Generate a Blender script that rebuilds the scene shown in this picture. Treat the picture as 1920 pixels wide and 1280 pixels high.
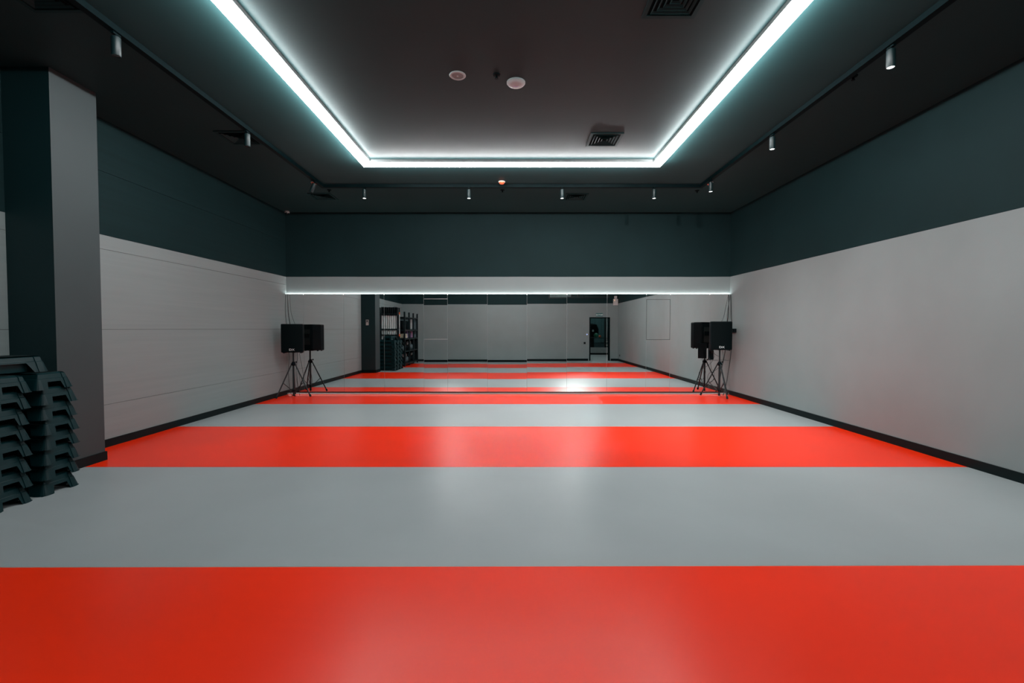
import bpy, bmesh, math, random
from mathutils import Vector, Matrix, Euler
random.seed(7)
C = bpy.context.scene.collection
S = bpy.context.scene
R = math.radians
for o in list(bpy.data.objects): bpy.data.objects.remove(o)

# ------------------------------------------------------------------ key sizes (metres)
HC = 4.18                      # ceiling height
XL, XR = -5.20, 5.02           # side walls
YM = 10.42                     # mirror face
YW = 10.47                     # wall behind the mirrors
YB = -0.62                     # wall behind the camera
ZP = 2.71                      # paint line
ZM0, ZM1 = 0.065, 2.312        # mirror bottom / top

# ------------------------------------------------------------------ camera, world, exposure
cam = bpy.data.cameras.new('camera'); cam.lens = 850/1920*36; cam.sensor_width = 36; cam.sensor_fit = 'HORIZONTAL'
cam.clip_start = 0.05; cam.clip_end = 100
co = bpy.data.objects.new('camera', cam); C.objects.link(co)
co.location = (0, 0, 1.52); co.rotation_euler = (R(90-1.631), 0, 0)
S.camera = co
w = bpy.data.worlds.new('world'); S.world = w; w.use_nodes = True
w.node_tree.nodes['Background'].inputs[0].default_value = (0.6, 0.8, 0.85, 1)
w.node_tree.nodes['Background'].inputs[1].default_value = 0.01
S.view_settings.view_transform = 'Standard'; S.view_settings.look = 'None'
S.view_settings.gamma = 1; S.view_settings.use_curve_mapping = False
S.view_settings.exposure = 0.08
cy = S.cycles
cy.max_bounces = 10; cy.diffuse_bounces = 5; cy.glossy_bounces = 6; cy.transmission_bounces = 6
cy.caustics_reflective = True; cy.blur_glossy = 0.4; cy.sample_clamp_indirect = 40
cy.use_denoising = True

STRIP_DOWN = 21.0      # radiance of the bottom of the LED frame
STRIP_SIDE = 65.0      # radiance of its inner flank
STRIP_OUT = 180.0       # radiance of its outer flank, which washes the outer ceiling and the walls
MIRROR_LED = 27.0
SPOT_W = 140.0          # power of one lit track spotlight

# ------------------------------------------------------------------ materials
def nt(name):
    m = bpy.data.materials.new(name); m.use_nodes = True
    return m, m.node_tree.nodes, m.node_tree.links, m.node_tree.nodes['Principled BSDF']
def mat(name, col, rough=0.5, metal=0.0, spec=0.5, var=0.08, scale=8.0, bump=0.0, bscale=60.0, emit=None, es=0.0, stretch=(1,1,1), rvar=0.0):
    m, N, L, P = nt(name)
    tc = N.new('ShaderNodeTexCoord'); mp = N.new('ShaderNodeMapping'); L.new(tc.outputs['Object'], mp.inputs[0])
    mp.inputs['Scale'].default_value = stretch
    nz = N.new('ShaderNodeTexNoise'); nz.inputs['Scale'].default_value = scale; nz.inputs['Detail'].default_value = 5
    L.new(mp.outputs[0], nz.inputs['Vector'])
    cr = N.new('ShaderNodeValToRGB')
    cr.color_ramp.elements[0].position = .3; cr.color_ramp.elements[1].position = .7
    cr.color_ramp.elements[0].color = (*[c*(1-var) for c in col], 1); cr.color_ramp.elements[1].color = (*[min(1, c*(1+var)) for c in col], 1)
    L.new(nz.outputs['Fac'], cr.inputs[0]); L.new(cr.outputs[0], P.inputs['Base Color'])
    P.inputs['Roughness'].default_value = rough; P.inputs['Metallic'].default_value = metal
    P.inputs['Specular IOR Level'].default_value = spec
    if rvar:
        mr = N.new('ShaderNodeMapRange'); mr.inputs['To Min'].default_value = rough-rvar; mr.inputs['To Max'].default_value = rough+rvar
        L.new(nz.outputs['Fac'], mr.inputs[0]); L.new(mr.outputs[0], P.inputs['Roughness'])
    if bump:
        n2 = N.new('ShaderNodeTexNoise'); n2.inputs['Scale'].default_value = bscale; n2.inputs['Detail'].default_value = 4
        L.new(mp.outputs[0], n2.inputs['Vector'])
        b = N.new('ShaderNodeBump'); b.inputs['Strength'].default_value = bump; b.inputs['Distance'].default_value = 0.01
        L.new(n2.outputs['Fac'], b.inputs['Height']); L.new(b.outputs[0], P.inputs['Normal'])
    if emit:
        P.inputs['Emission Color'].default_value = (*emit, 1); P.inputs['Emission Strength'].default_value = es
    return m

GREY = (0.215, 0.258, 0.261); DARK = (0.0065, 0.0215, 0.0235); BLK = (0.006, 0.012, 0.013)
def wall_mat(name, stretch=(1,1,1), bump=0.05, bscale=40):
    """grey emulsion below the paint line, dark petrol above it (split by world height)"""
    m, N, L, P = nt(name)
    g = N.new('ShaderNodeNewGeometry'); sx = N.new('ShaderNodeSeparateXYZ'); L.new(g.outputs['Position'], sx.inputs[0])
    tc = N.new('ShaderNodeMapping'); L.new(g.outputs['Position'], tc.inputs[0]); tc.inputs['Scale'].default_value = stretch
    nz = N.new('ShaderNodeTexNoise'); nz.inputs['Scale'].default_value = 1.6; nz.inputs['Detail'].default_value = 6; L.new(tc.outputs[0], nz.inputs['Vector'])
    wob = N.new('ShaderNodeTexNoise'); wob.inputs['Scale'].default_value = 1.1; L.new(g.outputs['Position'], wob.inputs['Vector'])
    ad = N.new('ShaderNodeMath'); ad.operation = 'MULTIPLY_ADD'; ad.inputs[1].default_value = 0.012; L.new(wob.outputs['Fac'], ad.inputs[0]); L.new(sx.outputs[2], ad.inputs[2])
    gt = N.new('ShaderNodeMath'); gt.operation = 'GREATER_THAN'; gt.inputs[1].default_value = ZP+0.006; L.new(ad.outputs[0], gt.inputs[0])
    def ramp(c, v):
        r = N.new('ShaderNodeValToRGB'); r.color_ramp.elements[0].position = .3; r.color_ramp.elements[1].position = .7
        r.color_ramp.elements[0].color = (*[x*(1-v) for x in c], 1); r.color_ramp.elements[1].color = (*[x*(1+v) for x in c], 1)
        L.new(nz.outputs['Fac'], r.inputs[0]); return r
    a, b = ramp(GREY, .035), ramp(DARK, .08)
    mx = N.new('ShaderNodeMix'); mx.data_type = 'RGBA'; L.new(gt.outputs[0], mx.inputs[0]); L.new(a.outputs[0], mx.inputs[6]); L.new(b.outputs[0], mx.inputs[7])
    L.new(mx.outputs[2], P.inputs['Base Color'])
    P.inputs['Roughness'].default_value = .65; P.inputs['Specular IOR Level'].default_value = .12
    n2 = N.new('ShaderNodeTexNoise'); n2.inputs['Scale'].default_value = bscale; n2.inputs['Detail'].default_value = 3; L.new(tc.outputs[0], n2.inputs['Vector'])
    bp = N.new('ShaderNodeBump'); bp.inputs['Strength'].default_value = bump; bp.inputs['Distance'].default_value = .01
    L.new(n2.outputs['Fac'], bp.inputs['Height']); L.new(bp.outputs[0], P.inputs['Normal'])
    return m
def floor_mat(name, col):
    m, N, L, P = nt(name)
    g = N.new('ShaderNodeNewGeometry')
    nz = N.new('ShaderNodeTexNoise'); nz.inputs['Scale'].default_value = .9; nz.inputs['Detail'].default_value = 7; L.new(g.outputs['Position'], nz.inputs['Vector'])
    r = N.new('ShaderNodeValToRGB'); r.color_ramp.elements[0].position = .3; r.color_ramp.elements[1].position = .7
    r.color_ramp.elements[0].color = (*[x*.94 for x in col], 1); r.color_ramp.elements[1].color = (*[min(1, x*1.05) for x in col], 1)
    L.new(nz.outputs['Fac'], r.inputs[0]); L.new(r.outputs[0], P.inputs['Base Color'])
    mr = N.new('ShaderNodeMapRange'); mr.inputs['To Min'].default_value = .285; mr.inputs['To Max'].default_value = .33
    L.new(nz.outputs['Fac'], mr.inputs[0]); L.new(mr.outputs[0], P.inputs['Roughness'])
    P.inputs['Specular IOR Level'].default_value = .35
    n2 = N.new('ShaderNodeTexNoise'); n2.inputs['Scale'].default_value = 260; L.new(g.outputs['Position'], n2.inputs['Vector'])
    bp = N.new('ShaderNodeBump'); bp.inputs['Strength'].default_value = .05; bp.inputs['Distance'].default_value = .003
    L.new(n2.outputs['Fac'], bp.inputs['Height']); L.new(bp.outputs[0], P.inputs['Normal'])
    return m
def emis(name, col, s):
    m, N, L, P = nt(name)
    P.inputs['Base Color'].default_value = (.8, .8, .8, 1)
    P.inputs['Emission Color'].default_value = (*col, 1); P.inputs['Emission Strength'].default_value = s
    return m

M = dict(
    wall=wall_mat('wall_paint'), wallboard=wall_mat('board_paint', (1, .35, 14), .10, 3),
    ceil=mat('ceiling_paint', (.0155, .041, .043), .45, spec=.08, var=.05, scale=1.3, bump=.04, bscale=30),
    pillar_dark=mat('pillar_petrol', (.002, .024, .027), .6, spec=.35, var=.05, scale=2),
    pillar_grey=mat('pillar_side_grey', (.036, .053, .056), .6, spec=.35, var=.04, scale=2),
    red=floor_mat('red_vinyl', (.95, .028, .001)), grey=floor_mat('grey_vinyl', (.33, .375, .385)),
    weld=mat('vinyl_weld', (.50, .36, .34), .4), slab=mat('floor_slab', (.3, .3, .3), .8, bump=.2),
    base=mat('black_skirting', (.001, .007, .008), .55, spec=.15),
    mirror=None, back=mat('mirror_backing', (.26, .29, .29), .6), trim=mat('dark_channel', (.012, .018, .018), .4, .3),
    housing=mat('strip_housing', (.30, .33, .33), .45, .4),
    down=emis('led_diffuser_bottom', (1, 1, 1), STRIP_DOWN), side=emis('led_diffuser_side', (1, 1, 1), STRIP_SIDE), outer=emis('led_diffuser_outer_side', (1, 1, 1), STRIP_OUT),
    led=emis('mirror_led', (1, 1, .97), MIRROR_LED),
    rail=mat('black_track', (.0005, .005, .006), .5, spec=.06), spot=mat('spot_body', (.004, .016, .018), .4, .0, spec=.35, bump=.05, bscale=200),
    lens=emis('spot_lens_lit', (1, 1, .97), 6.0), lensdim=mat('spot_lens_dark', (.03, .035, .035), .2),
    vent=mat('vent_metal', (.009, .036, .038), .55, spec=.08), hole=mat('vent_hollow', (.001, .006, .006), .9, spec=.05),
    white=mat('white_plastic', (.52, .50, .49), .45), disc=mat('ceiling_disc_plastic', (.33, .44, .45), .45), disc_grille=mat('ceiling_disc_grille', (.19, .25, .25), .7, bump=.3, bscale=300), offwhite=mat('speaker_grille_cloth', (.30, .29, .27), .7, bump=.3, bscale=300),
    red_pl=mat('red_plastic', (.95, .16, .06), .35), blk=mat('black_plastic', (.0005, .004, .0055), .5, spec=.09, bump=.06, bscale=250),
    blkmet=mat('black_metal', (.003, .010, .012), .38, spec=.35), step=mat('step_plastic', (.001, .019, .022), .4, spec=.24, bump=.08, bscale=160),
    rubber=mat('rubber_tread', (.002, .010, .011), .8, spec=.2, bump=.3, bscale=90), grille=mat('speaker_mesh', (.0005, .003, .0035), .7, spec=.06, bump=.2, bscale=500),
    badge=mat('badge_white', (.62, .66, .66), .4), cable=mat('cable_rubber', (.010, .018, .018), .5), glass=None,
    white_bar=mat('white_foam', (.62, .66, .66), .6), cream=mat('cream_mat', (.55, .56, .42), .7), lilac=mat('lilac_foam', (.22, .19, .40), .6),
    pink=mat('pink_foam', (.42, .25, .42), .6), blue=mat('petrol_foam', (.10, .16, .18), .6), orange=mat('orange_rubber', (.75, .13, .04), .5),
    green=mat('green_rubber', (.03, .25, .14), .4), steel=mat('brushed_steel', (.45, .46, .46), .35, .8), sign=mat('sign_green', (.02, .13, .13), .4),
    lett=emis('sign_letters', (.8, 1, .95), .25), gymwall=mat('gym_wall', (.05, .09, .10), .7, bump=.1), lowwall=mat('low_wall_paint', (.25, .27, .27), .6),
    corridor=mat('corridor_floor', (.42, .45, .45), .35), blue_led=emis('blue_led', (.1, .35, 1), 2.0), amber=emis('amber_lamp', (1, .4, .08), 1.0),
    red_led=emis('orange_sign_light', (1, .12, .03), 1.6), paper=mat('blind_fabric', (.30, .32, .32), .8),
)
m, N, L, P = nt('mirror_silver'); P.inputs['Base Color'].default_value = (.87, .90, .895, 1); P.inputs['Metallic'].default_value = 1; P.inputs['Roughness'].default_value = 0.0; M['mirror'] = m
m, N, L, P = nt('clear_glass'); P.inputs['Base Color'].default_value = (.8, .9, .9, 1); P.inputs['Roughness'].default_value = .02; P.inputs['Transmission Weight'].default_value = 1; P.inputs['IOR'].default_value = 1.45; M['glass'] = m

# ------------------------------------------------------------------ helpers
def link(name, me, mt, parent=None, loc=None, smooth=False):
    o = bpy.data.objects.new(name, me); C.objects.link(o)
    if mt is not None:
        if len(me.materials): me.materials.clear()
        for x in (mt if isinstance(mt, (list, tuple)) else [mt]): me.materials.append(x)
    if parent is not None: o.parent = parent
    if loc is not None: o.location = loc
    if smooth:
        for p in me.polygons: p.use_smooth = True
    return o
def obj(name, bm, mt, parent=None, loc=None, smooth=False):
    me = bpy.data.meshes.new(name); bmesh.ops.recalc_face_normals(bm, faces=bm.faces); bm.to_mesh(me); bm.free()
    if smooth:
        o = link(name, me, mt, parent, loc, True)
        try: me.set_sharp_from_angle(angle=R(38))
        except Exception: pass
        return o
    return link(name, me, mt, parent, loc)
def thing(name, label, cat, loc=(0,0,0), rz=0, group=None):
    o = bpy.data.objects.new(name, None); C.objects.link(o); o.location = loc; o.rotation_euler = (0, 0, rz); o.empty_display_size = .1
    return tag(o, label, cat, group)
def tag(o, label, cat, group=None):
    o['label'] = label; o['category'] = cat
    if group: o['group'] = group
    return o
def struct(o): o['kind'] = 'structure'; return o
def dup(root, loc, rz=0, label=None, group=None):
    r = root.copy(); C.objects.link(r); r.location = loc; r.rotation_euler = (0, 0, rz)
    if label: r['label'] = label
    if group: r['group'] = group
    for ch in [c for c in root.children]:
        c = ch.copy(); C.objects.link(c); c.parent = r
        for g in [x for x in ch.children]:
            d = g.copy(); C.objects.link(d); d.parent = c
    return r
def box(bm, x0, x1, y0, y1, z0, z1, bev=0, mi=0, mx=None):
    vs = [bm.verts.new(p) for p in ((x0,y0,z0),(x1,y0,z0),(x1,y1,z0),(x0,y1,z0),(x0,y0,z1),(x1,y0,z1),(x1,y1,z1),(x0,y1,z1))]
    fs = [bm.faces.new([vs[i] for i in f]) for f in ((0,3,2,1),(4,5,6,7),(0,1,5,4),(1,2,6,5),(2,3,7,6),(3,0,4,7))]
    for f in fs: f.material_index = mi
    if mx is not None:
        for v in vs: v.co = mx @ v.co
    if bev:
        es = list({e for f in fs for e in f.edges}); bmesh.ops.bevel(bm, geom=es, offset=bev, segments=2, affect='EDGES', profile=.6)
    return bm
def bx(*a, **k): return box(bmesh.new(), *a, **k)
def tube(bm, p, q, r0, r1=None, n=12, cap=True):
    r1 = r0 if r1 is None else r1
    p, q = Vector(p), Vector(q); d = (q-p); l = d.length
    mx = Matrix.Translation((p+q)/2) @ d.to_track_quat('Z', 'Y').to_matrix().to_4x4()
    bmesh.ops.create_cone(bm, cap_ends=cap, segments=n, radius1=r0, radius2=r1, depth=l, matrix=mx); return bm
def tb(*a, **k): return tube(bmesh.new(), *a, **k)
def lathe(prof, n=32, axis='z'):
    bm = bmesh.new(); rings = []
    for r, z in prof:
        if r < 1e-6: rings.append([bm.verts.new((0, 0, z))])
        else: rings.append([bm.verts.new((r*math.cos(2*math.pi*i/n), r*math.sin(2*math.pi*i/n), z)) for i in range(n)])
    for a, b in zip(rings, rings[1:]):
        for i in range(n):
            j = (i+1) % n
            f = [a[i % len(a)], a[j % len(a)], b[j % len(b)], b[i % len(b)]]
            f = [v for k, v in enumerate(f) if v not in f[:k]]
            if len(f) > 2: bm.faces.new(f)
    return bm
def path_tube(pts, r=.004, n=6):
    """smooth cable through the points"""
    P_ = [Vector(p) for p in pts]; out = []
    for i in range(len(P_)-1):
        a, b, c, d = P_[max(i-1, 0)], P_[i], P_[i+1], P_[min(i+2, len(P_)-1)]
        for k in range(6):
            t = k/6; out.append(.5*((2*b)+(c-a)*t+(2*a-5*b+4*c-d)*t*t+(3*b-a-3*c+d)*t**3))
    out.append(P_[-1])
    bm = bmesh.new(); prev = None
    for i, p in enumerate(out):
        t = (out[min(i+1, len(out)-1)]-out[max(i-1, 0)]).normalized()
        q = t.to_track_quat('Z', 'Y'); 
        ring = [bm.verts.new(p+q @ Vector((r*math.cos(2*math.pi*k/n), r*math.sin(2*math.pi*k/n), 0))) for k in range(n)]
        if prev:
            off = min(range(n), key=lambda s: (ring[s].co-prev[0].co).length)
            ring = ring[off:]+ring[:off]
            for k in range(n): bm.faces.new([prev[k], prev[(k+1) % n], ring[(k+1) % n], ring[k]])
        else: bm.faces.new(ring)
        prev = ring
    bm.faces.new(prev); return bm
def text_mesh(s, size, ext=.001):
    cu = bpy.data.curves.new('t', 'FONT'); cu.body = s; cu.size = size; cu.extrude = ext; cu.align_x = 'CENTER'; cu.align_y = 'CENTER'
    o = bpy.data.objects.new('t', cu); C.objects.link(o)
    dg = bpy.context.evaluated_depsgraph_get(); me = bpy.data.meshes.new_from_object(o.evaluated_get(dg))
    bpy.data.objects.remove(o); return me

# ================================================================== SETTING
fl = struct(obj('floor', bx(XL-.1, XR+.1, YB-.18, YW+.1, -.12, -.006), M['slab']))
bounds = [YB, .80, 2.87, 4.94, 7.003, 9.095, YW]
sk = [0, 0, .03, .0, 0, 0, 0]       # the near joints run a hair askew
for i in range(6):
    bm = bmesh.new()
    a0, a1, b0, b1 = bounds[i]-sk[i], bounds[i]+sk[i]*.3, bounds[i+1]-sk[i+1], bounds[i+1]+sk[i+1]*.3
    g = .004
    vs = [bm.verts.new(p) for p in ((XL,a0+g,-.006),(XR,a1+g,-.006),(XR,b1-g,-.006),(XL,b0-g,-.006),(XL,a0+g,0),(XR,a1+g,0),(XR,b1-g,0),(XL,b0-g,0))]
    for f in ((0,3,2,1),(4,5,6,7),(0,1,5,4),(1,2,6,5),(2,3,7,6),(3,0,4,7)): bm.faces.new([vs[k] for k in f])
    s = obj('vinyl_strip', bm, M['grey'] if i % 2 == 0 else M['red'], fl)
    s['label'] = 'grey vinyl strip' if i % 2 == 0 else 'red vinyl strip'
    if i:
        bm = bmesh.new(); vs = [bm.verts.new(p) for p in ((XL,a0-g,-.0012),(XR,a1-g,-.0012),(XR,a1+g,-.0012),(XL,a0+g,-.0012))]; bm.faces.new(vs)
        r = bmesh.ops.extrude_face_region(bm, geom=bm.faces[:]); bmesh.ops.translate(bm, verts=[v for v in r['geom'] if isinstance(v, bmesh.types.BMVert)], vec=(0, 0, -.004))
        obj('weld_seam', bm, M['weld'], fl)
struct(obj('ceiling', bx(XL-.1, XR+.1, YB-.18, YW+.15, HC, HC+.12), M['ceil']))
struct(obj('wall_right', bx(XR, XR+.15, YB-.18, YW+.15, 0, HC), M['wall']))
struct(obj('wall_far', bx(XL-.05, XR, YW, YW+.15, 0, HC), M['wall']))
# left wall: long painted boards with open joints
wl = struct(obj('wall_left', bx(XL-.15, XL-.014, YB-.18, YW+.15, 0, HC), M['base']))
zs = [0, .545, 1.51, 2.53, 3.515, HC]
for a, b in zip(zs, zs[1:]):
    obj('panel', bx(XL-.014, XL, YB, YW, a+.002, b-.002, bev=.0012), M['wallboard'], wl)['label'] = 'long horizontal wall board'
# back wall with doorway and high window
DX0, DX1, DZ = 3.66, 4.63, 2.06
WX0, WX1, WZ0, WZ1 = 1.74, 4.60, 2.97, 3.80
bm = bmesh.new()
for a in ((XL, DX0, 0, DZ), (DX1, XR, 0, DZ), (XL, XR, DZ, WZ0), (XL, WX0, WZ0, WZ1), (WX1, XR, WZ0, WZ1), (XL, XR, WZ1, HC)):
    box(bm, a[0], a[1], YB-.18, YB, a[2], a[3])
struct(obj('wall_back', bm, M['wall']))
# pillar
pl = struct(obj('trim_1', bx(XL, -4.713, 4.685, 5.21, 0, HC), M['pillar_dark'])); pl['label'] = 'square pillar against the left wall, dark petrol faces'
obj('side_face', bx(-4.714, -4.711, 4.685, 5.21, 0, HC), M['pillar_grey'], pl)['label'] = 'lighter grey face of the pillar'  # room side lighter than the other faces
# skirting
def skirt(name, *boxes):
    bm = bmesh.new()
    for b in boxes: box(bm, *b, 0, .10)
    return struct(obj(name, bm, M['base']))
T = .014
skirt('baseboard_left', (XL, XL+T, YB, 4.685), (XL, XL+T, 5.21, YM-.0))
skirt('baseboard_pillar', (XL, -4.711+T, 4.685-T, 4.685), (-4.711, -4.711+T, 4.685, 5.21), (XL, -4.711+T, 5.21, 5.21+T))
skirt('baseboard_right', (XR-T, XR, YB, YM))
skirt('baseboard_back', (XL+T, DX0-.05, YB, YB+T), (DX1+.05, XR-T, YB, YB+T))

# ------------------------------------------------------------------ mirrors
mw = struct(obj('trim_2', bx(XL+.001, XR-.001, YM+.006, YM+.020, ZM0+.003, ZM1-.012), M['back'])); mw['label'] = 'mirror backing board fixed to the far wall'
seams = [XL+.003, -4.785, -3.864, -2.936, -2.027, -1.480, -.565, .344, 1.259, 2.181, 3.084, 3.630, 4.540, XR-.003]
tilt = [.0010, .0010, .0010, .0014, .0036, .0020, .0030, .0011, .0002, .0002, .0006, .0010, .0010]
def mirror(x0, x1, z0, z1, t, yaw, lab):
    g = .002; cx, cz = (x0+x1)/2, (z0+z1)/2; hx, hz = (x1-x0)/2-g, (z1-z0)/2-g
    o = thing('wall_mirror', lab, 'mirror', (cx, YM, cz))
    gl = obj('glass', bx(-hx, hx, 0, .004, -hz, hz), M['mirror'], o)
    obj('backing', bx(-hx+.004, hx-.004, .004, .0055, -hz+.004, hz-.004), M['back'], o)
    o.rotation_euler = (-t, 0, yaw)
    return o
names = ['narrow edge mirror panel behind the left loudspeaker, at the left wall', 'mirror panel just right of the left loudspeaker', 'mirror panel showing the dark pillar',
         'mirror panel showing the black storage racks', None, 'mirror panel right of the left narrow column of mirrors', 'central mirror panel left of the middle of the room',
         'central mirror panel right of the middle of the room', 'mirror panel left of the reflected doorway', 'mirror panel between the reflected doorway and the right narrow mirror column',
         None, 'mirror panel just left of the right loudspeaker', 'edge mirror panel behind the right loudspeaker, at the right wall']
for i in range(13):
    a, b = seams[i], seams[i+1]
    if names[i]: mirror(a, b, ZM0, ZM1, tilt[i], 0, names[i])
    else:
        side = 'left' if i == 4 else 'right'
        zz = [ZM0, 1.275, 2.20, ZM1] if i == 4 else [ZM0, 1.265, 2.19, ZM1]
        for (c, d), nm, tt in zip(zip(zz, zz[1:]), ('lowest', 'middle', 'top'), (tilt[i]-.0008, tilt[i], tilt[i])):
            mo = mirror(a, b, c, d, tt, 0, f'{nm} piece of the {side} narrow column of mirrors')
            if i == 4 and nm != 'top': obj('edge_strip', bx(-.27, .27, -.004, .002, (d-c)/2-.003, (d-c)/2+.003, bev=.001), M['steel'], mo)  # added bright strip, imitates light caught on the mirror bevels
            if i == 10 and nm == 'middle':
                hx, hz = (b-a)/2, (d-c)/2
                for q in ((-hx, -hx+.006, -hz, hz), (hx-.006, hx, -hz, hz), (-hx+.006, hx-.006, -hz, -hz+.006), (-hx+.006, hx-.006, hz-.006, hz)): obj('edge_strip', bx(q[0], q[1], -.003, .002, q[2], q[3]), M['trim'], mo)
struct(obj('trim_3', bx(XL+.016, XR-.016, YM-.006, YM+.012, .040, .064, bev=.003), M['trim']))['label'] = 'dark metal channel under the mirrors'
lt = thing('mirror_light_strip', 'white light strip hidden along the top edge of the mirror wall', 'light strip', (0, YM+.035, ZM1-.006))
obj('holder', bx(XL+.02, XR-.02, -.014, .014, -.012, -.004), M['trim'], lt)
obj('diffuser', bx(XL+.01, XR-.01, -.010, .012, -.004, 0), M['led'], lt)
lt = thing('mirror_light_strip', 'thin light strip under the bottom edge of the mirror wall, grazing the red floor', 'light strip', (0, YM+.022, .05))
obj('holder', bx(XL+.02, XR-.02, -.006, .020, -.004, .006), M['trim'], lt)
obj('diffuser', bx(XL+.03, XR-.03, -.004, .006, -.008, -.004), emis('floor_led', (1, .95, .90), 6.0), lt)

# ================================================================== CEILING FIXTURES
def frame_piece(x0, y0, x1, y1, half, z0, z1, inset0=1, inset1=1, oflat=None):
    """one mitred bar of a rectangular ring from (x0,y0) to (x1,y1); half = half width"""
    bm = bmesh.new(); d = Vector((x1-x0, y1-y0, 0)).normalized(); n = Vector((-d.y, d.x, 0))
    p, q = Vector((x0, y0, 0)), Vector((x1, y1, 0)); vs = []
    for z in (z0, z1):
        for e, sgn in ((p, -1), (q, 1)):
            for s in (1, -1):       # n points inwards for a counter-clockwise ring
                vs.append(bm.verts.new(e + n*half*s - d*sgn*half*s + Vector((0, 0, z))))
    # order: p_in,p_out,q_in,q_out (z0) then z1
    for f in ((0,1,3,2),(4,6,7,5),(0,2,6,4),(1,5,7,3),(0,4,5,1),(2,3,7,6)): bm.faces.new([vs[k] for k in f])
    return bm
def ring(x, y0, y1): return [((-x, y0), (x, y0)), ((x, y0), (x, y1)), ((x, y1), (-x, y1)), ((-x, y1), (-x, y0))]
lf = thing('ceiling_light_frame', 'large white glowing rectangular light frame hung under the dark ceiling', 'ceiling light', (0, 0, HC))
for (a, b) in ring(2.30, 2.5, 7.27):
    obj('housing', frame_piece(*a, *b, .066, -.050, 0), M['housing'], lf)
    bm = frame_piece(*a, *b, .071, -.076, -.050)
    bm.normal_update()
    bmesh.ops.recalc_face_normals(bm, faces=bm.faces)
    mid = Vector((a[0]+b[0], a[1]+b[1], 0))/2 - Vector((0, 4.9, 0))
    for f in bm.faces: f.material_index = 0 if abs(f.normal.z) > .5 else (2 if f.normal.dot(mid) > .5 else 1)
    obj('diffuser', bm, [M['down'], M['side'], M['outer']], lf)
tr = thing('lighting_track', 'black lighting track running round the ceiling outside the light frame', 'lighting track', (0, 0, HC))
for (a, b) in ring(3.50, 1.3, 8.47): obj('rail', frame_piece(*a, *b, .032, -.055, 0), M['rail'], tr)

def spotlight(x, y, lit, label, tilt_=None, power=1.0, cone=112):
    t = thing('track_spotlight', label, 'spotlight', (x, y, HC-.055), 0, 'cylinder spotlights on the ceiling track')
    obj('adapter', bx(-.014, .014, -.04, .04, -.018, 0, bev=.003), M['rail'], t)
    mx = Euler(tilt_ or (0, 0, 0)).to_matrix().to_4x4()
    def pr(name, prof, m_):
        bm = lathe(prof, 24); bm.transform(Matrix.Translation((0, 0, -.018)) @ mx); return obj(name, bm, m_, t, smooth=True)
    pr('neck', [(0, 0), (.010, 0), (.010, -.022), (0, -.022)], M['rail'])
    pr('body', [(0, -.015), (.030, -.015), (.036, -.020), (.036, -.176), (.033, -.180), (.029, -.172), (.0, -.166)], M['spot'])
    pr('lens', [(0, -.174), (.028, -.174), (.028, -.170), (0, -.170)], M['lens'] if lit else M['lensdim'])
    if lit:
        l = bpy.data.lights.new('spot_beam', 'SPOT'); l.energy = SPOT_W*power; l.spot_size = R(112); l.spot_blend = 1.0; l.shadow_soft_size = .03; l.color = (1, .985, .96)
        lo = bpy.data.objects.new('spot_beam', l); C.objects.link(lo); lo.parent = t; lo.location = Vector((0, 0, -.018)) + (mx @ Vector((0, 0, -.190))); lo.rotation_euler = tilt_ or (0, 0, 0); l.spot_size = R(cone)
    return t
for x, lab in ((-2.734, 'leftmost spotlight on the far run of track'), (-.797, 'second spotlight from the left on the far run of track'), (.928, 'third spotlight from the left on the far run of track'), (2.633, 'rightmost spotlight on the far run of track')):
    spotlight(x, 8.47, True, 'lit '+lab, power=.8)
spotlight(3.5, 8.06, True, 'lit spotlight near the far right corner of the track', power=.9)
spotlight(3.5, 6.17, True, 'lit spotlight midway along the right run of track', power=.75)
spotlight(3.5, 4.26, True, 'bright lit spotlight nearest the camera on the right run of track', power=.8)
spotlight(-3.5, 4.08, False, 'unlit spotlight nearest the camera on the left run of track')
spotlight(-3.5, 6.07, False, 'unlit spotlight midway along the left run of track, in front of a vent')
spotlight(-3.5, 8.13, False, 'unlit tilted spotlight near the far left corner of the track', (0, R(24), 0))
spotlight(3.5, 2.3, True, 'lit spotlight on the right run of track, beside the camera', power=.2)
spotlight(2.63, 1.3, True, 'lit spotlight on the near run of track, right end', (R(68), 0, 0), 11.5, 58)
spotlight(-2.63, 1.3, True, 'lit spotlight on the near run of track, left end', (R(67), 0, 0), 2.0, 58)

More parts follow.
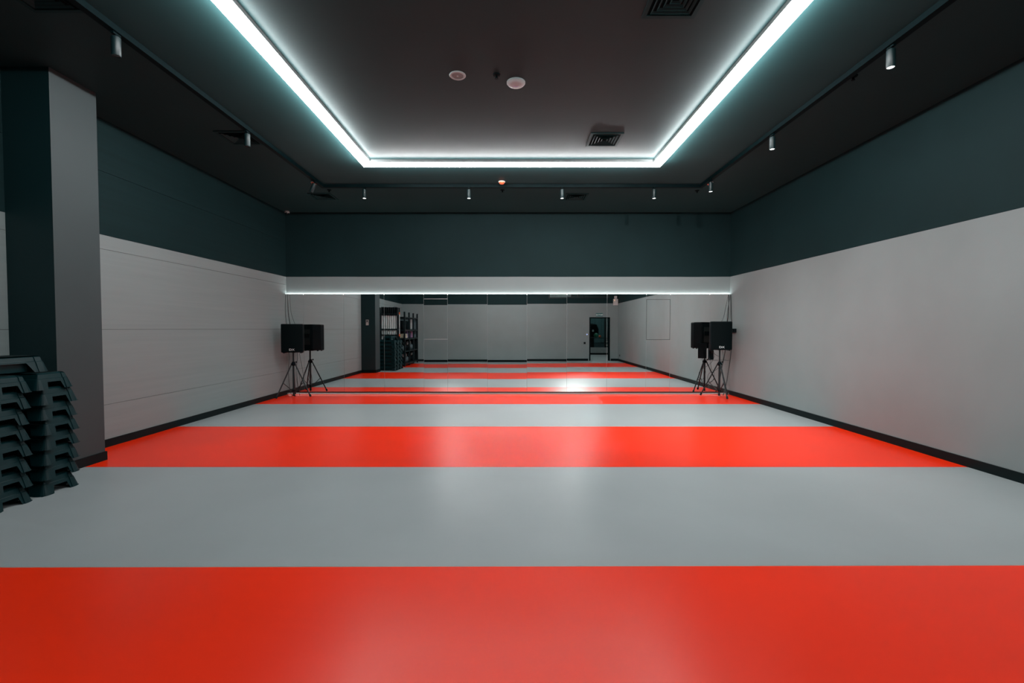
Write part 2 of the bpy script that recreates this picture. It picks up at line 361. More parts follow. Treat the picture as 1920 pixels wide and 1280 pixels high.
def vent(x, y, label, s=.225):
    t = thing('ceiling_vent', label, 'air vent', (x, y, HC), 0, 'square ceiling vents')
    bm = bmesh.new(); 
    def sq(bm, h, w_, z0, z1, mi=0):
        box(bm, -h, h, -h, -h+w_, z0, z1); box(bm, -h, h, h-w_, h, z0, z1); box(bm, -h, -h+w_, -h+w_, h-w_, z0, z1); box(bm, h-w_, h, -h+w_, h-w_, z0, z1)
    sq(bm, s, .035, -.012, 0); obj('frame', bm, M['vent'], t)
    obj('throat', bx(-s+.035, s-.035, -s+.035, s-.035, -.002, 0), M['hole'], t)
    for k, h in enumerate((.165, .125, .085, .045)):
        bm = bmesh.new()      # sloping louvre ring
        o_, i_ = [(-h,-h),(h,-h),(h,h),(-h,h)], [(-h+.018,-h+.018),(h-.018,-h+.018),(h-.018,h-.018),(-h+.018,h-.018)]
        A = [bm.verts.new((a, b, -.003)) for a, b in i_]; B = [bm.verts.new((a, b, -.016)) for a, b in o_]; D = [bm.verts.new((a*1.0, b*1.0, -.013)) for a, b in o_]; E_ = [bm.verts.new((a, b, -.0025)) for a, b in i_]
        for q in range(4):
            r = (q+1) % 4
            bm.faces.new([A[q], A[r], B[r], B[q]]); bm.faces.new([D[q], D[r], E_[r], E_[q]]); bm.faces.new([B[q], B[r], D[r], D[q]])
        obj('louvre', bm, M['vent'], t)
    return t
vent(1.30, 6.46, 'square vent inside the light frame, near its far right corner')
vent(1.33, 3.73, 'square vent inside the light frame, cut by the top edge of the photo')
vent(-3.80, 6.40, 'square vent behind the unlit spotlight on the left ceiling')
vent(-3.80, 9.21, 'square vent by the far left corner of the track')
vent(1.29, 9.23, 'square vent on the far ceiling strip, right of centre')
vent(-3.78, 3.66, 'faint square vent at the top left corner of the photo')

def detector(x, y, label):
    t = thing('smoke_detector', label, 'smoke detector', (x, y, HC), 0, 'red-lit smoke detectors')
    obj('base', lathe([(0, 0), (.058, 0), (.062, -.006), (.058, -.014), (0, -.014)], 28), M['white'], t, smooth=True)
    obj('cap', lathe([(0, -.014), (.050, -.014), (.048, -.026), (.034, -.044), (.016, -.050), (0, -.050)], 28), M['red_pl'], t, smooth=True)
detector(-.185, 8.29, 'red and white smoke detector at the middle of the far track')
detector(-3.60, 8.33, 'red smoke detector behind the far left corner of the track')
detector(3.60, 8.33, 'red smoke detector behind the far right corner of the track')
def sprinkler(x, y, label):
    t = thing('sprinkler_head', label, 'sprinkler', (x, y, HC), 0, 'ceiling sprinklers')
    obj('rosette', lathe([(0, 0), (.042, 0), (.036, -.010), (.012, -.014), (0, -.014)], 24), M['rail'], t, smooth=True)
    bm = tb((0, 0, -.012), (0, 0, -.04), .007); tube(bm, (.009, 0, -.012), (.009, 0, -.040), .0025, n=6); tube(bm, (-.009, 0, -.012), (-.009, 0, -.040), .0025, n=6)
    obj('frame', bm, M['rail'], t); obj('deflector', tb((0, 0, -.040), (0, 0, -.043), .018, n=16), M['rail'], t)
sprinkler(-.162, 4.83, 'dark sprinkler between the two white ceiling discs')
sprinkler(-.184, 8.79, 'dark sprinkler behind the middle of the far track')
sprinkler(-3.51, 8.78, 'dark sprinkler behind the far left corner of the track')
sprinkler(3.57, 8.82, 'dark sprinkler behind the far right corner of the track')
sprinkler(3.60, 4.86, 'dark sprinkler beside the right run of track')
t = thing('ceiling_loudspeaker', 'left of the two round ceiling discs, white rim with a grey grille', 'ceiling speaker', (-.572, 4.842, HC))
obj('rim', lathe([(.060, -.004), (.064, -.010), (.080, -.010), (.086, -.004), (.086, 0), (.060, 0), (.060, -.004)], 40), M['disc'], t, smooth=True)
obj('grille', lathe([(0, -.009), (.030, -.008), (.061, -.003), (.061, 0), (0, 0)], 40), M['disc_grille'], t, smooth=True)
obj('centre_stud', lathe([(0, -.013), (.008, -.012), (.010, -.008), (0, -.008)], 12), M['disc'], t, smooth=True)
t = thing('wireless_access_point', 'right of the two round ceiling discs, plain white dome with a small arc', 'access point', (.043, 4.976, HC))
obj('body', lathe([(0, -.034), (.060, -.033), (.088, -.026), (.100, -.012), (.100, 0), (0, 0)], 48), M['disc'], t, smooth=True)
bm = bmesh.new()
for k in range(10):
    a, b = R(200+14*k), R(200+14*(k+1)); vs = [bm.verts.new((r*math.cos(c_), -r*math.sin(c_)*.9, z)) for z in (-.0345, -.036) for r, c_ in ((.026, a), (.026, b), (.032, b), (.032, a))]
    for f in ((0,1,2,3),(4,7,6,5),(0,4,5,1),(2,6,7,3),(1,5,6,2),(3,7,4,0)): bm.faces.new([vs[q] for q in f])
obj('arc_mark', bm, mat('arc_print', (.45, .42, .75), .4), t)['label'] = 'pale violet arc mark'
t = thing('dome_camera', 'tiny white dome camera in the far left ceiling corner', 'security camera', (-5.10, 10.36, HC))
obj('base', lathe([(0, 0), (.048, 0), (.052, -.030), (.048, -.036), (0, -.036)], 28), M['white'], t, smooth=True)
obj('dome', lathe([(.036, -.036), (.034, -.052), (.020, -.066), (0, -.070)], 24), mat('smoked_dome', (.01, .012, .012), .08), t, smooth=True)

# ================================================================== LOUDSPEAKERS ON TRIPODS
def speaker(loc, rz, label):
    """front faces local -y, base at z=0"""
    t = thing('loudspeaker', label, 'loudspeaker', loc, rz)
    H_ = .62
    out = [(-.215,-.16),(-.225,-.13),(-.222,-.03),(-.150,.155),(-.125,.175),(.125,.175),(.150,.155),(.222,-.03),(.225,-.13),(.215,-.16)]
    bm = bmesh.new(); rings = []
    for z, s in ((0, .955), (.018, 1), (H_-.018, 1), (H_, .955)): rings.append([bm.verts.new((x*s, y*s, z)) for x, y in out])
    for a, b in zip(rings, rings[1:]):
        for i in range(len(out)): j = (i+1) % len(out); bm.faces.new([a[i], a[j], b[j], b[i]])
    bm.faces.new(rings[0]); bm.faces.new(rings[-1]); obj('cabinet', bm, M['blk'], t)
    bm = bmesh.new(); cols = []      # bowed grille
    for i in range(13):
        u = -1+2*i/12; x = u*.208; y = -.162-.026*(1-u*u)
        cols.append([bm.verts.new((x, y, z)) for z in (.022, H_-.022)]+[bm.verts.new((x, -.158, z)) for z in (H_-.022, .022)])
    for a, b in zip(cols, cols[1:]):
        for k in range(4): bm.faces.new([a[k], a[(k+1) % 4], b[(k+1) % 4], b[k]])
    bm.faces.new(cols[0]); bm.faces.new(cols[-1]); obj('grille', bm, M['grille'], t, smooth=True)
    me = text_mesh('DX', .062, .0015); b = link('badge', me, M['badge'], t, (0, -.1895, .062)); b.rotation_euler = (R(90), 0, 0); b.scale = (1.25, 1, 1); b['label'] = 'small white maker mark'
    bm = bx(-.085, .085, .172, .178, .14, .50, bev=.003); obj('rear_panel', bm, M['trim'], t)
    h = bmesh.new(); box(h, -.072, -.052, .175, .205, .30, .40, bev=.004); box(h, .052, .072, .175, .205, .30, .40, bev=.004); box(h, -.072, .072, .198, .212, .30, .40, bev=.004); obj('handle', h, M['blk'], t)
    for x in (-.17, .17):
        for y in (-.12, .02): obj('foot', tb((x, y, -.016), (x, y, .004), .018, .022), M['rubber'], t)
    obj('pole_socket', tb((0, 0, -.012), (0, 0, .002), .034, n=16), M['blkmet'], t)
    return t
def tripod(loc, angs, zt, label, rad=.385, zc=.735):
    t = thing('speaker_stand', label, 'tripod stand', loc)
    obj('lower_pole', tb((0, 0, .045), (0, 0, zc+.05), .021, n=16), M['blkmet'], t, smooth=True)
    up = obj('upper_pole', tb((0, 0, zc+.05), (0, 0, zt), .0165, n=16), M['blkmet'], t, smooth=True)
    obj('collar', lathe([(0, zc-.035), (.030, zc-.035), (.052, zc-.015), (.052, zc+.012), (.032, zc+.035), (.030, zc+.055), (0, zc+.055)], 20), M['blk'], t, smooth=True)
    kb = tb((.02, 0, zc+.045), (.06, 0, zc+.045), .006, n=8); tube(kb, (.055, 0, zc+.045), (.075, 0, zc+.045), .017, n=10); obj('knob', kb, M['blk'], t)
    obj('lower_collar', lathe([(0, .13), (.032, .13), (.036, .145), (.032, .165), (0, .165)], 16), M['blk'], t, smooth=True)
    obj('end_cap', tb((0, 0, .035), (0, 0, .06), .025, n=14), M['rubber'], t)
    for a in angs:
        d = Vector((math.cos(R(a)), math.sin(R(a)), 0))
        p, q = d*.045+Vector((0, 0, zc-.01)), d*rad+Vector((0, 0, .022))
        lg = obj('leg', tube(bmesh.new(), p, q, .0135, n=12), M['blkmet'], t, smooth=True)
        e = q-(q-p).normalized()*.05; obj('rubber_foot', tb(e, q+Vector((0, 0, -.0)), .020, .021, n=12), M['rubber'], lg, smooth=True)
        m_ = p.lerp(q, .55); obj('brace', tb(m_, d*.030+Vector((0, 0, .147)), .007, n=8), M['blkmet'], t)
    return t
tripod((-4.83, 10.0, 0), (232, -4, 112), 1.00, 'black tripod stand under the left loudspeaker')
speaker((-4.80, 9.96, 1.000), R(14), 'black loudspeaker on the tripod in the far left corner')
tripod((4.60, 10.03, 0), (152, 270, 40), 1.055, 'black tripod stand under the right loudspeaker')
speaker((4.57, 9.98, 1.055), R(-10), 'black loudspeaker on the tripod in the far right corner')
hb = thing('hanging_receiver', 'flat black box hanging behind the right loudspeaker, seen below it', 'receiver box', (4.475, 10.19, .82), R(39.5))
obj('case', bx(-.095, .095, -.018, .018, 0, .36, bev=.005), M['blk'], hb); obj('bracket', bx(-.03, .03, -.026, -.018, .22, .34), M['blkmet'], hb)
obj('indicator', bx(-.088, -.080, -.020, -.018, .03, .038), M['badge'], hb)
# cables
tag(obj('cable', path_tube([(-5.165, 10.37, 2.30), (-5.17, 10.36, 1.9), (-5.13, 10.33, 1.55), (-5.08, 10.25, 1.2), (-5.03, 10.22, .9), (-5.06, 10.24, .5), (-5.02, 10.22, .12), (-4.95, 10.2, .012), (-4.86, 10.15, .012)], .005), M['cable'], smooth=True), 'thin black cable falling from the mirror top in the far left corner', 'cable', 'cables beside the left loudspeaker')
tag(obj('cable', path_tube([(-5.12, 10.38, 2.30), (-5.10, 10.36, 1.9), (-5.03, 10.30, 1.6), (-4.95, 10.22, 1.45), (-4.9, 10.16, 1.35)], .004), M['cable'], smooth=True), 'thin black cable from the mirror top to the back of the left loudspeaker', 'cable', 'cables beside the left loudspeaker')
tag(obj('cable', path_tube([(-4.78, 10.15, 1.03), (-4.76, 10.2, .8), (-4.72, 10.22, .5), (-4.70, 10.2, .3), (-4.74, 10.16, .2), (-4.78, 10.18, .4), (-4.80, 10.14, .6), (-4.79, 10.1, .3), (-4.76, 10.12, .08), (-4.80, 10.2, .012)], .004), M['cable'], smooth=True), 'looped black cable hanging below the left loudspeaker', 'cable', 'cables beside the left loudspeaker')
tag(obj('cable', path_tube([(4.985, 10.37, 2.30), (4.93, 10.36, 2.0), (4.90, 10.34, 1.8), (4.86, 10.27, 1.66), (4.75, 10.2, 1.55)], .005), M['cable'], smooth=True), 'thin black cable from the mirror top to the back of the right loudspeaker', 'cable', 'cables beside the right loudspeaker')
tag(obj('cable', path_tube([(4.995, 10.38, 2.29), (5.00, 10.34, 1.8), (4.985, 10.28, 1.52), (4.985, 10.28, 1.2), (4.96, 10.27, .9), (4.91, 10.25, .6), (4.86, 10.24, .3), (4.78, 10.22, .012)], .009), M['cable'], smooth=True), 'thick black cable running down the far right corner past the socket', 'cable', 'cables beside the right loudspeaker')
tag(obj('cable', path_tube([(4.50, 10.15, 1.05), (4.47, 10.2, .85), (4.50, 10.2, .62), (4.56, 10.18, .5), (4.50, 10.17, .33), (4.41, 10.18, .36), (4.42, 10.17, .5), (4.54, 10.12, .58), (4.7, 10.16, .72), (4.76, 10.2, .9), (4.72, 10.18, 1.05)], .004), M['cable'], smooth=True), 'looping black cable tangle below the right loudspeaker', 'cable', 'cables beside the right loudspeaker')
tag(obj('cable', path_tube([(4.38, 10.30, .80), (4.6, 10.25, .795), (4.8, 10.3, .79), (4.97, 10.33, .80)], .003), M['cable'], smooth=True), 'thin straight wire stretched level behind the right tripod', 'cable', 'cables beside the right loudspeaker')
tag(obj('cable', path_tube([(4.44, 10.16, 1.03), (4.56, 10.12, .93), (4.60, 10.06, .90)], .004), M['cable'], smooth=True), 'short wire from the hanging box to the right tripod pole', 'cable', 'cables beside the right loudspeaker')
t = thing('wall_socket_box', 'black socket box on the right wall beside the loudspeaker', 'wall socket', (XR, 10.27, 1.475))
obj('box', bx(-.055, 0, -.13, .10, -.045, .045, bev=.006), M['blk'], t); obj('plug', bx(-.085, -.055, .02, .08, -.03, .03, bev=.005), M['rubber'], t)

# ================================================================== AEROBIC STEPS
SL, SW, SH = .93, .355, .150
def step_parts():
    """a moulded aerobic step: long axis x, origin centre of footprint"""
    def per(inset, z, groove=True):
        pass
    hl, hw, rc = SL/2, SW/2, .055
    pts = []        # (x, y, nx, ny, side_param, side)
    def side(p0, p1, n, kind):
        p0, p1 = Vector(p0), Vector(p1); L_ = (p1-p0).length
        if kind == 'end': us = [0, .13, .135, .17, .19, .25, .25001, .75, .75001, .81, .83, .865, .87, 1]
        else: us = [0, .06, .062, .10, .13, .155, .15501, .845, .84501, .87, .90, .938, .94, 1]
        for u in us: pts.append((p0.lerp(p1, u), Vector(n), u, kind))
    def corner(c, a0):
        for k in range(1, 5): a = R(a0+18*k); pts.append((Vector(c)+rc*Vector((math.cos(a), math.sin(a))), Vector((math.cos(a), math.sin(a))), 0, 'corner'))
    side((hl, -hw+rc), (hl, hw-rc), (1, 0), 'end'); corner((hl-rc, hw-rc), 0)
    side((hl-rc, hw), (-hl+rc, hw), (0, 1), 'long'); corner((-hl+rc, hw-rc), 90)
    side((-hl, hw-rc), (-hl, -hw+rc), (-1, 0), 'end'); corner((-hl+rc, -hw+rc), 180)
    side((-hl+rc, -hw), (hl-rc, -hw), (0, -1), 'long'); corner((hl-rc, -hw+rc), 270)
    n = len(pts); bm = bmesh.new()
    def raised(u, k):   # corner posts stand proud of the side faces
        if k == 'corner': return 1
        e = .1325 if k == 'end' else .061
        return 1 if (u <= e or u >= 1-e) else 0
    def bottom(u, k):
        if k == 'corner': return 0
        a, b = (.19, .25) if k == 'end' else (.10, .155)
        top = .066 if k == 'end' else .085
        v = u if u < .5 else 1-u
        if v <= a: return 0
        if v >= b: return top
        return top*(v-a)/(b-a)
    def ringv(z, off, inner=False, bottomring=False):
        out = []
        for p, nn, u, k in pts:
            zz = bottom(u, k) if bottomring else z
            o_ = -(.052)*(zz/SH)-.006*(zz > SH-.012) + (0 if raised(u, k) else -.007)*(0 if inner else 1) + off
            q = p + nn*o_; out.append(bm.verts.new((q.x, q.y, zz)))
        return out
    # outer: bottom, ridge line low, ridge line high, shoulder, top edge
    r0 = ringv(0, 0, bottomring=True); r1 = ringv(.094, 0); r2 = ringv(.099, -.004); r3 = ringv(SH-.014, -.004); r4 = ringv(SH-.003, -.010); r5 = ringv(SH, -.020)
    i0 = ringv(0, -.009, True, True); i1 = ringv(SH-.02, -.014, True)
    def band(a, b):
        for i in range(n):
            j = (i+1) % n; bm.faces.new([a[i], a[j], b[j], b[i]])
    for a, b in ((r0, r1), (r1, r2), (r2, r3), (r3, r4), (r4, r5), (i1, i0), (i0, r0)): band(a, b)
    bm.faces.new(r5); bm.faces.new(i1)
    bmesh.ops.remove_doubles(bm, verts=bm.verts, dist=1e-6)
    for x in (-.30, 0, .30): box(bm, x-.004, x+.004, -SW/2+.055, SW/2-.055, .03, SH-.018)
    for y in (-.105, .105): box(bm, -.385, .385, y-.004, y+.004, .006, SH-.018)
    body = bm
    mt = bx(-SL/2+.09, SL/2-.09, -SW/2+.085, SW/2-.085, SH, SH+.003, bev=.001)
    for k in range(9): box(mt, -SL/2+.1, SL/2-.1, -.08+k*.02-.003, -.08+k*.02+.003, SH+.003, SH+.005)
    return body, mt
def make_step(label, loc, rz):
    t = thing('aerobic_step', label, 'aerobic step', loc, rz, 'stacked aerobic steps')
    b, mt = step_parts(); obj('body', b, M['step'], t); obj('tread_mat', mt, M['rubber'], t)
    for x in (-1, 1):
        for y in (-1, 1): obj('foot_pad', bx(x*.415-.03, x*.415+.03, y*.148-.022, y*.148+.022, -.002, .004), M['rubber'], t)
    return t
ordn = ['lowest', 'second', 'third', 'fourth', 'fifth', 'sixth', 'seventh', 'eighth and top']
stacks = [(4.225, 'in the stack beside the pillar'), (3.80, 'in the middle stack of the three by the left wall'), (3.40, 'in the stack farthest from the pillar')]
proto = None; PZ = .1375
jr = random.Random(3)
off0 = [(0, 0), (.0, .01), (.005, .012), (0, .02), (.01, .012), (.0, .01), (.005, .012), (-.01, -.03)]
for si, (sy, sl) in enumerate(stacks):
    for k in range(8):
        dx, dy = (off0[k] if si == 0 else (jr.uniform(-.012, .008), jr.uniform(-.012, .012)))
        loc = (-4.215-SL/2+dx, sy+dy, .002+k*PZ*1.0)
        rz = R(jr.uniform(-1.2, 1.2)) + R(0)
        lab = f'black aerobic step, {ordn[k]} up, {sl}' if k else f'black aerobic step, lowest {sl}'
        if k == 7: lab = f'black aerobic step, eighth up, {sl}'
        if proto is None: proto = make_step(lab, loc, rz)
        else: dup(proto, loc, rz, lab)
dup(proto, (-4.56, 3.83, 8*PZ+.020), R(90-2), 'black aerobic step laid crosswise on top of the stacks')

# ================================================================== RACKS BEHIND THE PILLAR (seen in the mirror)
t = thing('bar_rack', 'tall black rack holding upright white bars behind the stacked steps', 'rack', (-4.80, 2.98, 0))
for x in (-.35, .33):
    for y in (-.13, .16): obj('post', bx(x-.025, x+.025, y-.025, y+.025, 0, 2.36), M['blkmet'], t)
for z, hh in ((.30, .04), (1.47, .06), (1.26, .05), (2.08, .05)):
    bm = bmesh.new(); box(bm, -.35, .33, -.15, -.11, z, z+hh); box(bm, -.35, .33, .14, .18, z, z+hh); box(bm, -.37, -.33, -.11, .14, z, z+hh); box(bm, .31, .35, -.11, .14, z, z+hh)
    obj('crossbar', bm, M['blkmet'], t)
obj('added_dark_sheet', bx(-.33, .31, -.165, -.158, .3, 2.1), M['blkmet'], t)  # added dark sheet, stands in for the shadow between the bars
obj('base_tray', bx(-.32, .30, -.11, .14, .30, .34), M['blkmet'], t)
bar = None
for r_ in range(2):
    for k in range(8):
        loc = (-5.08+k*.078, 3.085-r_*.13, .342+jr.uniform(0, .01))
        lab = ['front row bar', 'rear row bar'][r_]+' standing upright in the black rack, white shaft, '+['nearest the wall', 'second', 'third', 'fourth', 'fifth', 'sixth', 'seventh', 'nearest the room'][k]+(' from the wall' if 0 < k < 7 else '')
        if bar is None:
            bar = thing('weighted_bar', lab, 'weighted bar', loc, 0, 'upright bars in the black rack')
            obj('shaft', lathe([(0, .05), (.023, .05), (.023, 1.72), (0, 1.72)], 12), M['white_bar'], bar, smooth=True)
            obj('grip', lathe([(0, 1.70), (.036, 1.70), (.038, 1.72), (.038, 2.01), (.03, 2.03), (0, 2.03)], 12), M['blk'], bar, smooth=True)
            obj('end_cap', lathe([(0, 0), (.033, 0), (.035, .05), (.033, .06), (0, .06)], 12), M['blk'], bar, smooth=True)
        else: dup(bar, loc, 0, lab)
pb = thing('slim_bar', 'slim white pole with orange ends at the side of the bar rack', 'pole', (-4.42, 3.02, 0))
obj('shaft', tb((0, 0, 1.32), (0, 0, 2.10), .012), M['white_bar'], pb); obj('tip', tb((0, 0, 2.10), (0, 0, 2.18), .022), M['orange'], pb); obj('tip', tb((0, 0, 1.24), (0, 0, 1.32), .022), M['orange'], pb)
obj('lower_shaft', tb((0, 0, 0), (0, 0, 1.24), .012), M['blkmet'], pb)
# long storage rack
t = thing('storage_rack', 'long black storage rack along the left wall near the back corner', 'rack', (-4.76, 1.30, 0))
ys = (-1.22, -.40, .42, 1.22)
for y in ys:
    for x in (-.40, .42): obj('post', bx(x-.03, x+.03, y-.03, y+.03, 0, 2.22), M['blkmet'], t)
for z, th_ in ((.12, .05), (.62, .03), (1.14, .05), (1.50, .06), (2.02, .04)):
    bm = bmesh.new()
    for x in (-.40, .42): box(bm, x-.02, x+.02, -1.22, 1.22, z-th_, z)
    for y in ys: box(bm, -.38, .40, y-.02, y+.02, z-th_, z)
    obj('beam', bm, M['blkmet'], t)
    if z < 2: obj('shelf_board', bx(-.38, .40, -1.20, 1.20, z, z+.012), M['blkmet'], t)
obj('added_dark_sheet', bx(-.425, -.42, -1.22, 1.22, .1, 2.0), M['blkmet'], t)  # added dark sheet, stands in for the black contents of the rack
obj('end_sheet', bx(-.37, .39, -1.245, -1.238, .1, 1.14), M['blkmet'], t)  # lower sheet is added to darken the view through the shelves
obj('end_sheet', bx(-.37, .39, -1.245, -1.238, 1.14, 2.0), M['blue'], t)['label'] = 'petrol upper end sheet'
RK = (-4.76, 1.30)
def onrack(name, bm, m_, x, y, z, lab, cat, grp=None, smooth=True): return tag(obj(name, bm, m_, None, (RK[0]+x, RK[1]+y, z+.012), smooth), lab, cat, grp)
for k, (mm, w_) in enumerate((('cream', .30), ('cream', .33), ('cream', .31), ('cream', .28))):
    onrack('folded_mat', bx(-.2, .2, -w_, w_, .002, .040, bev=.01), M[mm], .18, .83, 1.14+k*.045, 'folded cream mat, '+('lowest', 'second', 'third', 'top')[k]+' of the pile on the storage rack', 'mat', 'folded mats on the rack')
for k in range(3): onrack('foam_roller', lathe([(.02, 0), (.07, 0), (.075, .01), (.075, .29), (.07, .30), (.02, .30), (.02, 0)], 20), M['lilac'], .22, -.02-.17*k, 1.14, 'lilac foam roller standing on the rack, '+('nearest the mats', 'in the middle of three', 'nearest the pink roller')[k], 'foam roller', 'lilac foam rollers')
onrack('foam_roller', lathe([(.02, 0), (.07, 0), (.075, .01), (.075, .29), (.07, .30), (.02, .30), (.02, 0)], 20), M['pink'], .24, -.80, 1.14, 'pink foam roller standing at the corner end of the rack', 'foam roller')
onrack('foam_roller', lathe([(.02, 0), (.07, 0), (.075, .01), (.075, .44), (.07, .45), (.02, .45), (.02, 0)], 20), M['blue'], .24, -.86, 1.50, 'tall petrol blue roller on the upper shelf of the rack', 'foam roller')
onrack('foam_roller', lathe([(.02, 0), (.04, 0), (.045, .01), (.045, .43), (.04, .44), (.02, .44), (.02, 0)], 20), M['white_bar'], .30, -.52, 1.50, 'slim pale roller on the upper shelf of the rack', 'foam roller')
for k in range(3): onrack('gym_bag', bx(-.22, .22, -.17, .17, 0, .36, bev=.05), M['blk'], .1, .95-.42*k, 1.50, 'black gym bag on the upper shelf of the rack, '+('nearest the mirror', 'in the middle of three', 'nearest the rollers')[k], 'bag', 'black bags on the rack')
def kettlebell(x, y, z, lab, m_, s=1.0):
    t = thing('kettlebell', lab, 'kettlebell', (RK[0]+x, RK[1]+y, z+.012), 0, 'kettlebells on the rack')
    obj('bell', lathe([(0, 0), (.06*s, 0), (.10*s, .04*s), (.11*s, .10*s), (.09*s, .16*s), (.05*s, .20*s), (0, .21*s)], 20), m_, t, smooth=True)
    obj('handle', path_tube([(0, -.05*s, .17*s), (0, -.07*s, .24*s), (0, -.04*s, .29*s), (0, .04*s, .29*s), (0, .07*s, .24*s), (0, .05*s, .17*s)], .015*s, 8), M['steel'], t, smooth=True)
for k in range(8):
    kettlebell(.22, 1.0-.28*k, .12 if k % 2 else .62, 'kettlebell on the '+('lower' if k % 2 else 'middle')+' shelf of the rack, '+('closest to the mirror', 'second along', 'third along', 'fourth along')[k//2], M['blue'] if k % 3 == 0 else M['blk'], 1.15)

# ================================================================== WALL FITTINGS SEEN IN THE MIRROR
t = thing('wall_thermostat', 'pale double thermostat on the far face of the pillar', 'thermostat', (-4.985, 5.21, 1.74))
obj('plate', bx(-.047, .047, 0, .012, .003, .095, bev=.004), M['white'], t); obj('plate', bx(-.047, .047, 0, .012, -.095, -.003, bev=.004), M['white'], t); obj('screen', bx(-.03, .03, .012, .014, .03, .07), M['blk'], t)
dr = struct(bpy.data.objects.new('door_1', None)); C.objects.link(dr); dr.location = (0, YB, 0)
bm = bmesh.new(); box(bm, DX0, DX0+.045, -.19, .012, 0, DZ); box(bm, DX1-.045, DX1, -.19, .012, 0, DZ); box(bm, DX0+.045, DX1-.045, -.19, .012, DZ-.05, DZ); obj('door_frame', bm, M['rail'], dr)
obj('threshold', bx(DX0+.045, DX1-.045, -.18, 0, -.004, .002), M['steel'], dr)
lfm = obj('door_leaf', bx(DX0+.05, DX0+.09, -1.08, -.19, .01, DZ-.06), M['trim'], dr)
obj('handle', tb((DX0+.09, -1.0, 1.0), (DX0+.15, -1.0, 1.0), .01), M['steel'], lfm)
t = thing('exit_sign', 'small dark green sign with pale lettering above the doorway', 'sign', (4.13, YB, 2.175))
obj('panel', bx(-.165, .165, 0, .018, -.075, .075, bev=.006), M['sign'], t)
me = text_mesh('ВЫХОД', .085, .001); b = link('lettering', me, M['lett'], t, (0, .0195, -.004)); b.rotation_euler = (R(90), 0, R(180)); b['label'] = 'pale letters reading ВЫХОД'
t = thing('light_switch', 'small round switch with a blue light beside the doorway', 'switch', (3.55, YB, 1.25))
obj('plate', tb((0, 0, 0), (0, .012, 0), .045, n=24), M['white'], t); obj('button', tb((0, .012, 0), (0, .018, 0), .022, n=18), M['blue_led'], t)
t = thing('wall_outlet', 'square black outlet on the back wall beside the doorway', 'wall socket', (3.44, YB, .84))
obj('plate', bx(-.045, .045, 0, .012, -.045, .045, bev=.004), M['blk'], t); obj('insert', tb((0, .010, 0), (0, .014, 0), .025, n=16), M['rubber'], t)
t = thing('wall_outlet', 'small black outlet low on the right wall near the back corner', 'wall socket', (XR, -.25, .27))
obj('plate', bx(-.012, 0, -.045, .045, -.045, .045, bev=.004), M['blk'], t); obj('insert', tb((-.010, 0, 0), (-.014, 0, 0), .025, n=16), M['rubber'], t)
t = thing('alarm_sounder', 'pale emergency unit with an amber lamp high beside the back corner', 'alarm', (4.885, YB, 2.62))
obj('case', bx(-.11, .11, 0, .09, 0, .30, bev=.012), M['white'], t); obj('lamp', bx(-.075, -.045, .09, .10, .20, .27), M['amber'], t)
obj('beacon', bx(-.06, .06, 0, .08, .315, .44, bev=.01), M['white'], t); obj('conduit', bx(-.015, .015, .01, .04, .295, .32), M['white'], t)
# high window
wd = struct(bpy.data.objects.new('window_1', None)); C.objects.link(wd); wd.location = (0, YB, 0)
bm = bmesh.new(); box(bm, WX0, WX1, -.12, .01, WZ0, WZ0+.05); box(bm, WX0, WX1, -.12, .01, WZ1-.05, WZ1); box(bm, WX0, WX0+.05, -.12, .01, WZ0+.05, WZ1-.05); box(bm, WX1-.05, WX1, -.12, .01, WZ0+.05, WZ1-.05); obj('frame', bm, M['trim'], wd)
for k, x in enumerate((2.82, 3.12)): obj('mullion', bx(x-.025, x+.025, -.10, -.0, WZ0+.05, WZ1-.05), M['trim'], wd)
for a, b in ((WX0+.05, 2.795), (2.845, 3.095), (3.145, WX1-.05)): obj('pane', bx(a, b, -.06, -.052, WZ0+.05, WZ1-.05), M['glass'], wd)
tag(obj('roller_blind', bx(WX0+.04, 2.80, -.145, -.135, WZ0+.02, WZ1), M['paper'], None, (0, YB, 0)), 'grey blind behind the left pane of the high window', 'blind')

# ---- the hall beyond the doorway
fx0, fx1, fy0 = 0.5, 7.5, -9.5
struct(obj('floor_hall', bx(fx0, fx1, fy0, YB-.18, -.12, -.001), M['corridor']))
struct(obj('ceiling_hall', bx(fx0, fx1, fy0, YB-.18, HC, HC+.1), M['ceil']))
struct(obj('wall_hall_left', bx(fx0-.1, fx0, fy0, YB-.18, 0, HC), M['gymwall'])); struct(obj('wall_hall_right', bx(fx1, fx1+.1, fy0, YB-.18, 0, HC), M['gymwall']))
struct(obj('wall_hall_far', bx(fx0, fx1, fy0-.1, fy0, 0, HC), M['gymwall']))
struct(obj('wall_hall_low', bx(fx0, fx1, -5.85, -5.7, 0, .42), M['lowwall'])); struct(obj('baseboard_hall', bx(fx0, fx1, -5.70, -5.686, 0, .10), M['base']))
gp = thing('glass_partition', 'dark framed glass partition above the low wall beyond the doorway', 'partition', (0, -5.77, .42))
for x in (fx0+.05, 2.6, 4.2, 5.46, 5.9, 7.3): obj('mullion', bx(x-.04, x+.04, -.03, .03, 0, 3.0), M['trim'], gp)
for a, b in ((fx0+.09, 2.56), (2.64, 4.16), (4.24, 5.42), (5.5, 5.86), (5.94, 7.26)): obj('pane', bx(a, b, -.006, .006, 0, 3.0), M['glass'], gp)
obj('top_rail', bx(fx0, fx1, -.04, .04, 3.0, 3.08), M['trim'], gp)
tm = thing('exercise_machine', 'dark rounded exercise machine behind the glass, pale badge on its hood', 'gym machine', (4.95, -7.3, 0))
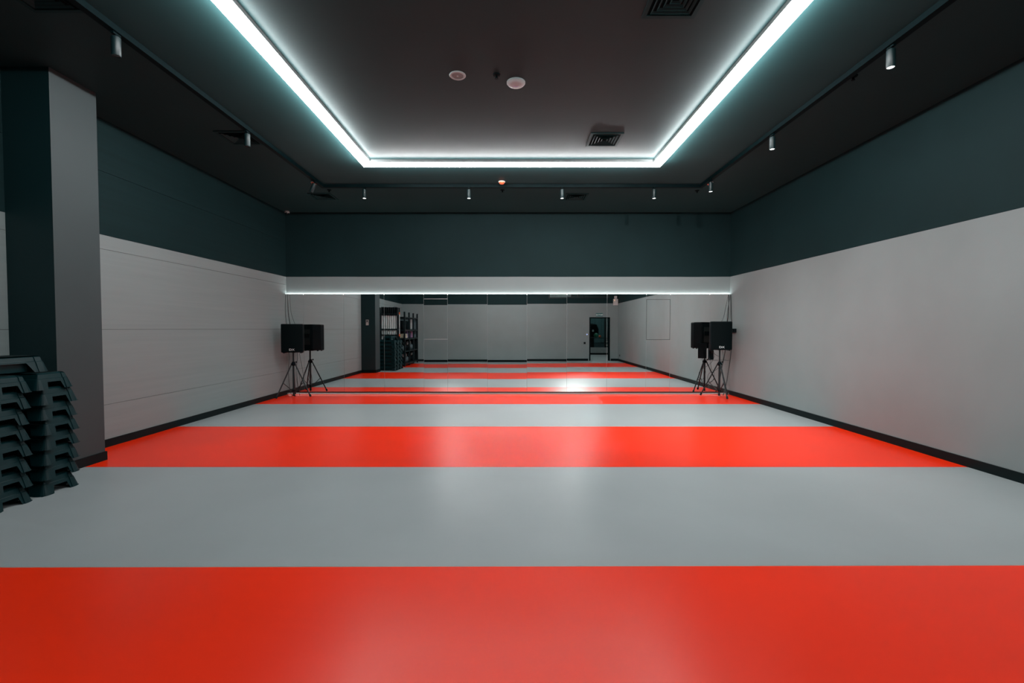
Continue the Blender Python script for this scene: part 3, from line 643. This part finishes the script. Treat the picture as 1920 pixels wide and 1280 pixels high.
bm = lathe([(0, 0), (.30, .02), (.42, .2), (.42, .5), (.3, .78), (0, .85)], 24); bm.transform(Matrix.Translation((0, 0, 1.0))); obj('hood', bm, M['blk'], tm, smooth=True)
obj('column', bx(-.12, .12, -.12, .12, 0, 1.05), M['blkmet'], tm); obj('base', bx(-.4, .4, -.3, .3, 0, .08, bev=.02), M['blkmet'], tm); obj('badge', bx(-.05, .05, .40, .43, 1.34, 1.46), M['badge'], tm)
tag(obj('exercise_ball', lathe([(.14*math.sin(R(a)), .14-.14*math.cos(R(a))) for a in range(0, 181, 15)], 24), M['green'], None, (5.05, -6.4, .98), True), 'green exercise ball behind the glass beyond the doorway', 'ball')
tag(obj('exercise_ball', lathe([(.08*math.sin(R(a)), .08-.08*math.cos(R(a))) for a in range(0, 181, 15)], 20), M['orange'], None, (5.27, -6.35, .98), True), 'small orange ball beside the green ball beyond the doorway', 'ball')
tag(obj('exercise_ball', lathe([(.09*math.sin(R(a)), .09-.09*math.cos(R(a))) for a in range(0, 181, 15)], 20), M['orange'], None, (5.95, -6.5, .98), True), 'orange ball at the right end of the shelf beyond the doorway', 'ball')
sh = thing('low_shelf_unit', 'dark shelf unit carrying the balls behind the glass', 'shelf', (5.2, -6.45, 0))
obj('top', bx(-.9, 1.1, -.2, .2, .95, .98), M['blkmet'], sh)
for z in (.50, .72): obj('shelf', bx(.45, 1.05, -.18, .18, z, z+.06), M['steel'], sh)
for x in (-.88, .40, 1.08): obj('upright', bx(x-.02, x+.02, -.18, .18, 0, .95), M['blkmet'], sh)
tag(obj('white_box', bx(-.08, .08, -.05, .05, 0, .09, bev=.01), M['white'], None, (4.55, -6.4, .98)), 'small white box at the left end of the shelf beyond the doorway', 'box')
tag(obj('waste_bin', lathe([(0, 0), (.10, 0), (.13, .34), (.12, .34), (.09, .02), (0, .02)], 24), M['steel'], None, (5.05, -6.0, .0), True), 'grey bin behind the glass beyond the doorway', 'bin')
pn = thing('wall_panel_row', 'pale green upright panels on the far wall of the hall beyond', 'wall panels', (5.3, fy0, 0))
for k in range(5): obj('panel', bx(-1+.42*k, -1+.42*k+.40, 0, .03, .6, 3.2), mat('hall_panel', (.09, .17, .18), .6) if k == 0 else bpy.data.materials['hall_panel'], pn)
t = thing('orange_light_box', 'orange glowing light box seen through the high window', 'light box', (3.55, -3.6, 3.52))
obj('case', bx(-.20, .20, -.05, .05, -.06, .06), M['trim'], t); obj('face', bx(-.19, .19, .05, .056, -.05, .05), M['red_led'], t); obj('rod', bx(-.01, .01, -.01, .01, .06, HC-3.52), M['trim'], t)
t = thing('hall_fill_panel', 'added fill light panel under the hall ceiling beyond the doorway', 'ceiling light', (4.2, -3.0, HC))  # added emitter that brightens the hall, not a known fitting
obj('frame', bx(-.32, .32, -.32, .32, -.03, 0), M['trim'], t); obj('diffuser', bx(-.29, .29, -.29, .29, -.036, -.03), emis('hall_fill', (.85, 1, 1), 40.0), t)
t = thing('hall_fill_panel', 'added fill light panel above the machines behind the glass', 'ceiling light', (5.0, -7.6, HC))  # second added emitter, lights the space behind the glass
obj('frame', bx(-.32, .32, -.32, .32, -.03, 0), M['trim'], t); obj('diffuser', bx(-.29, .29, -.29, .29, -.036, -.03), emis('hall_fill_far', (.8, 1, 1), 22.0), t)
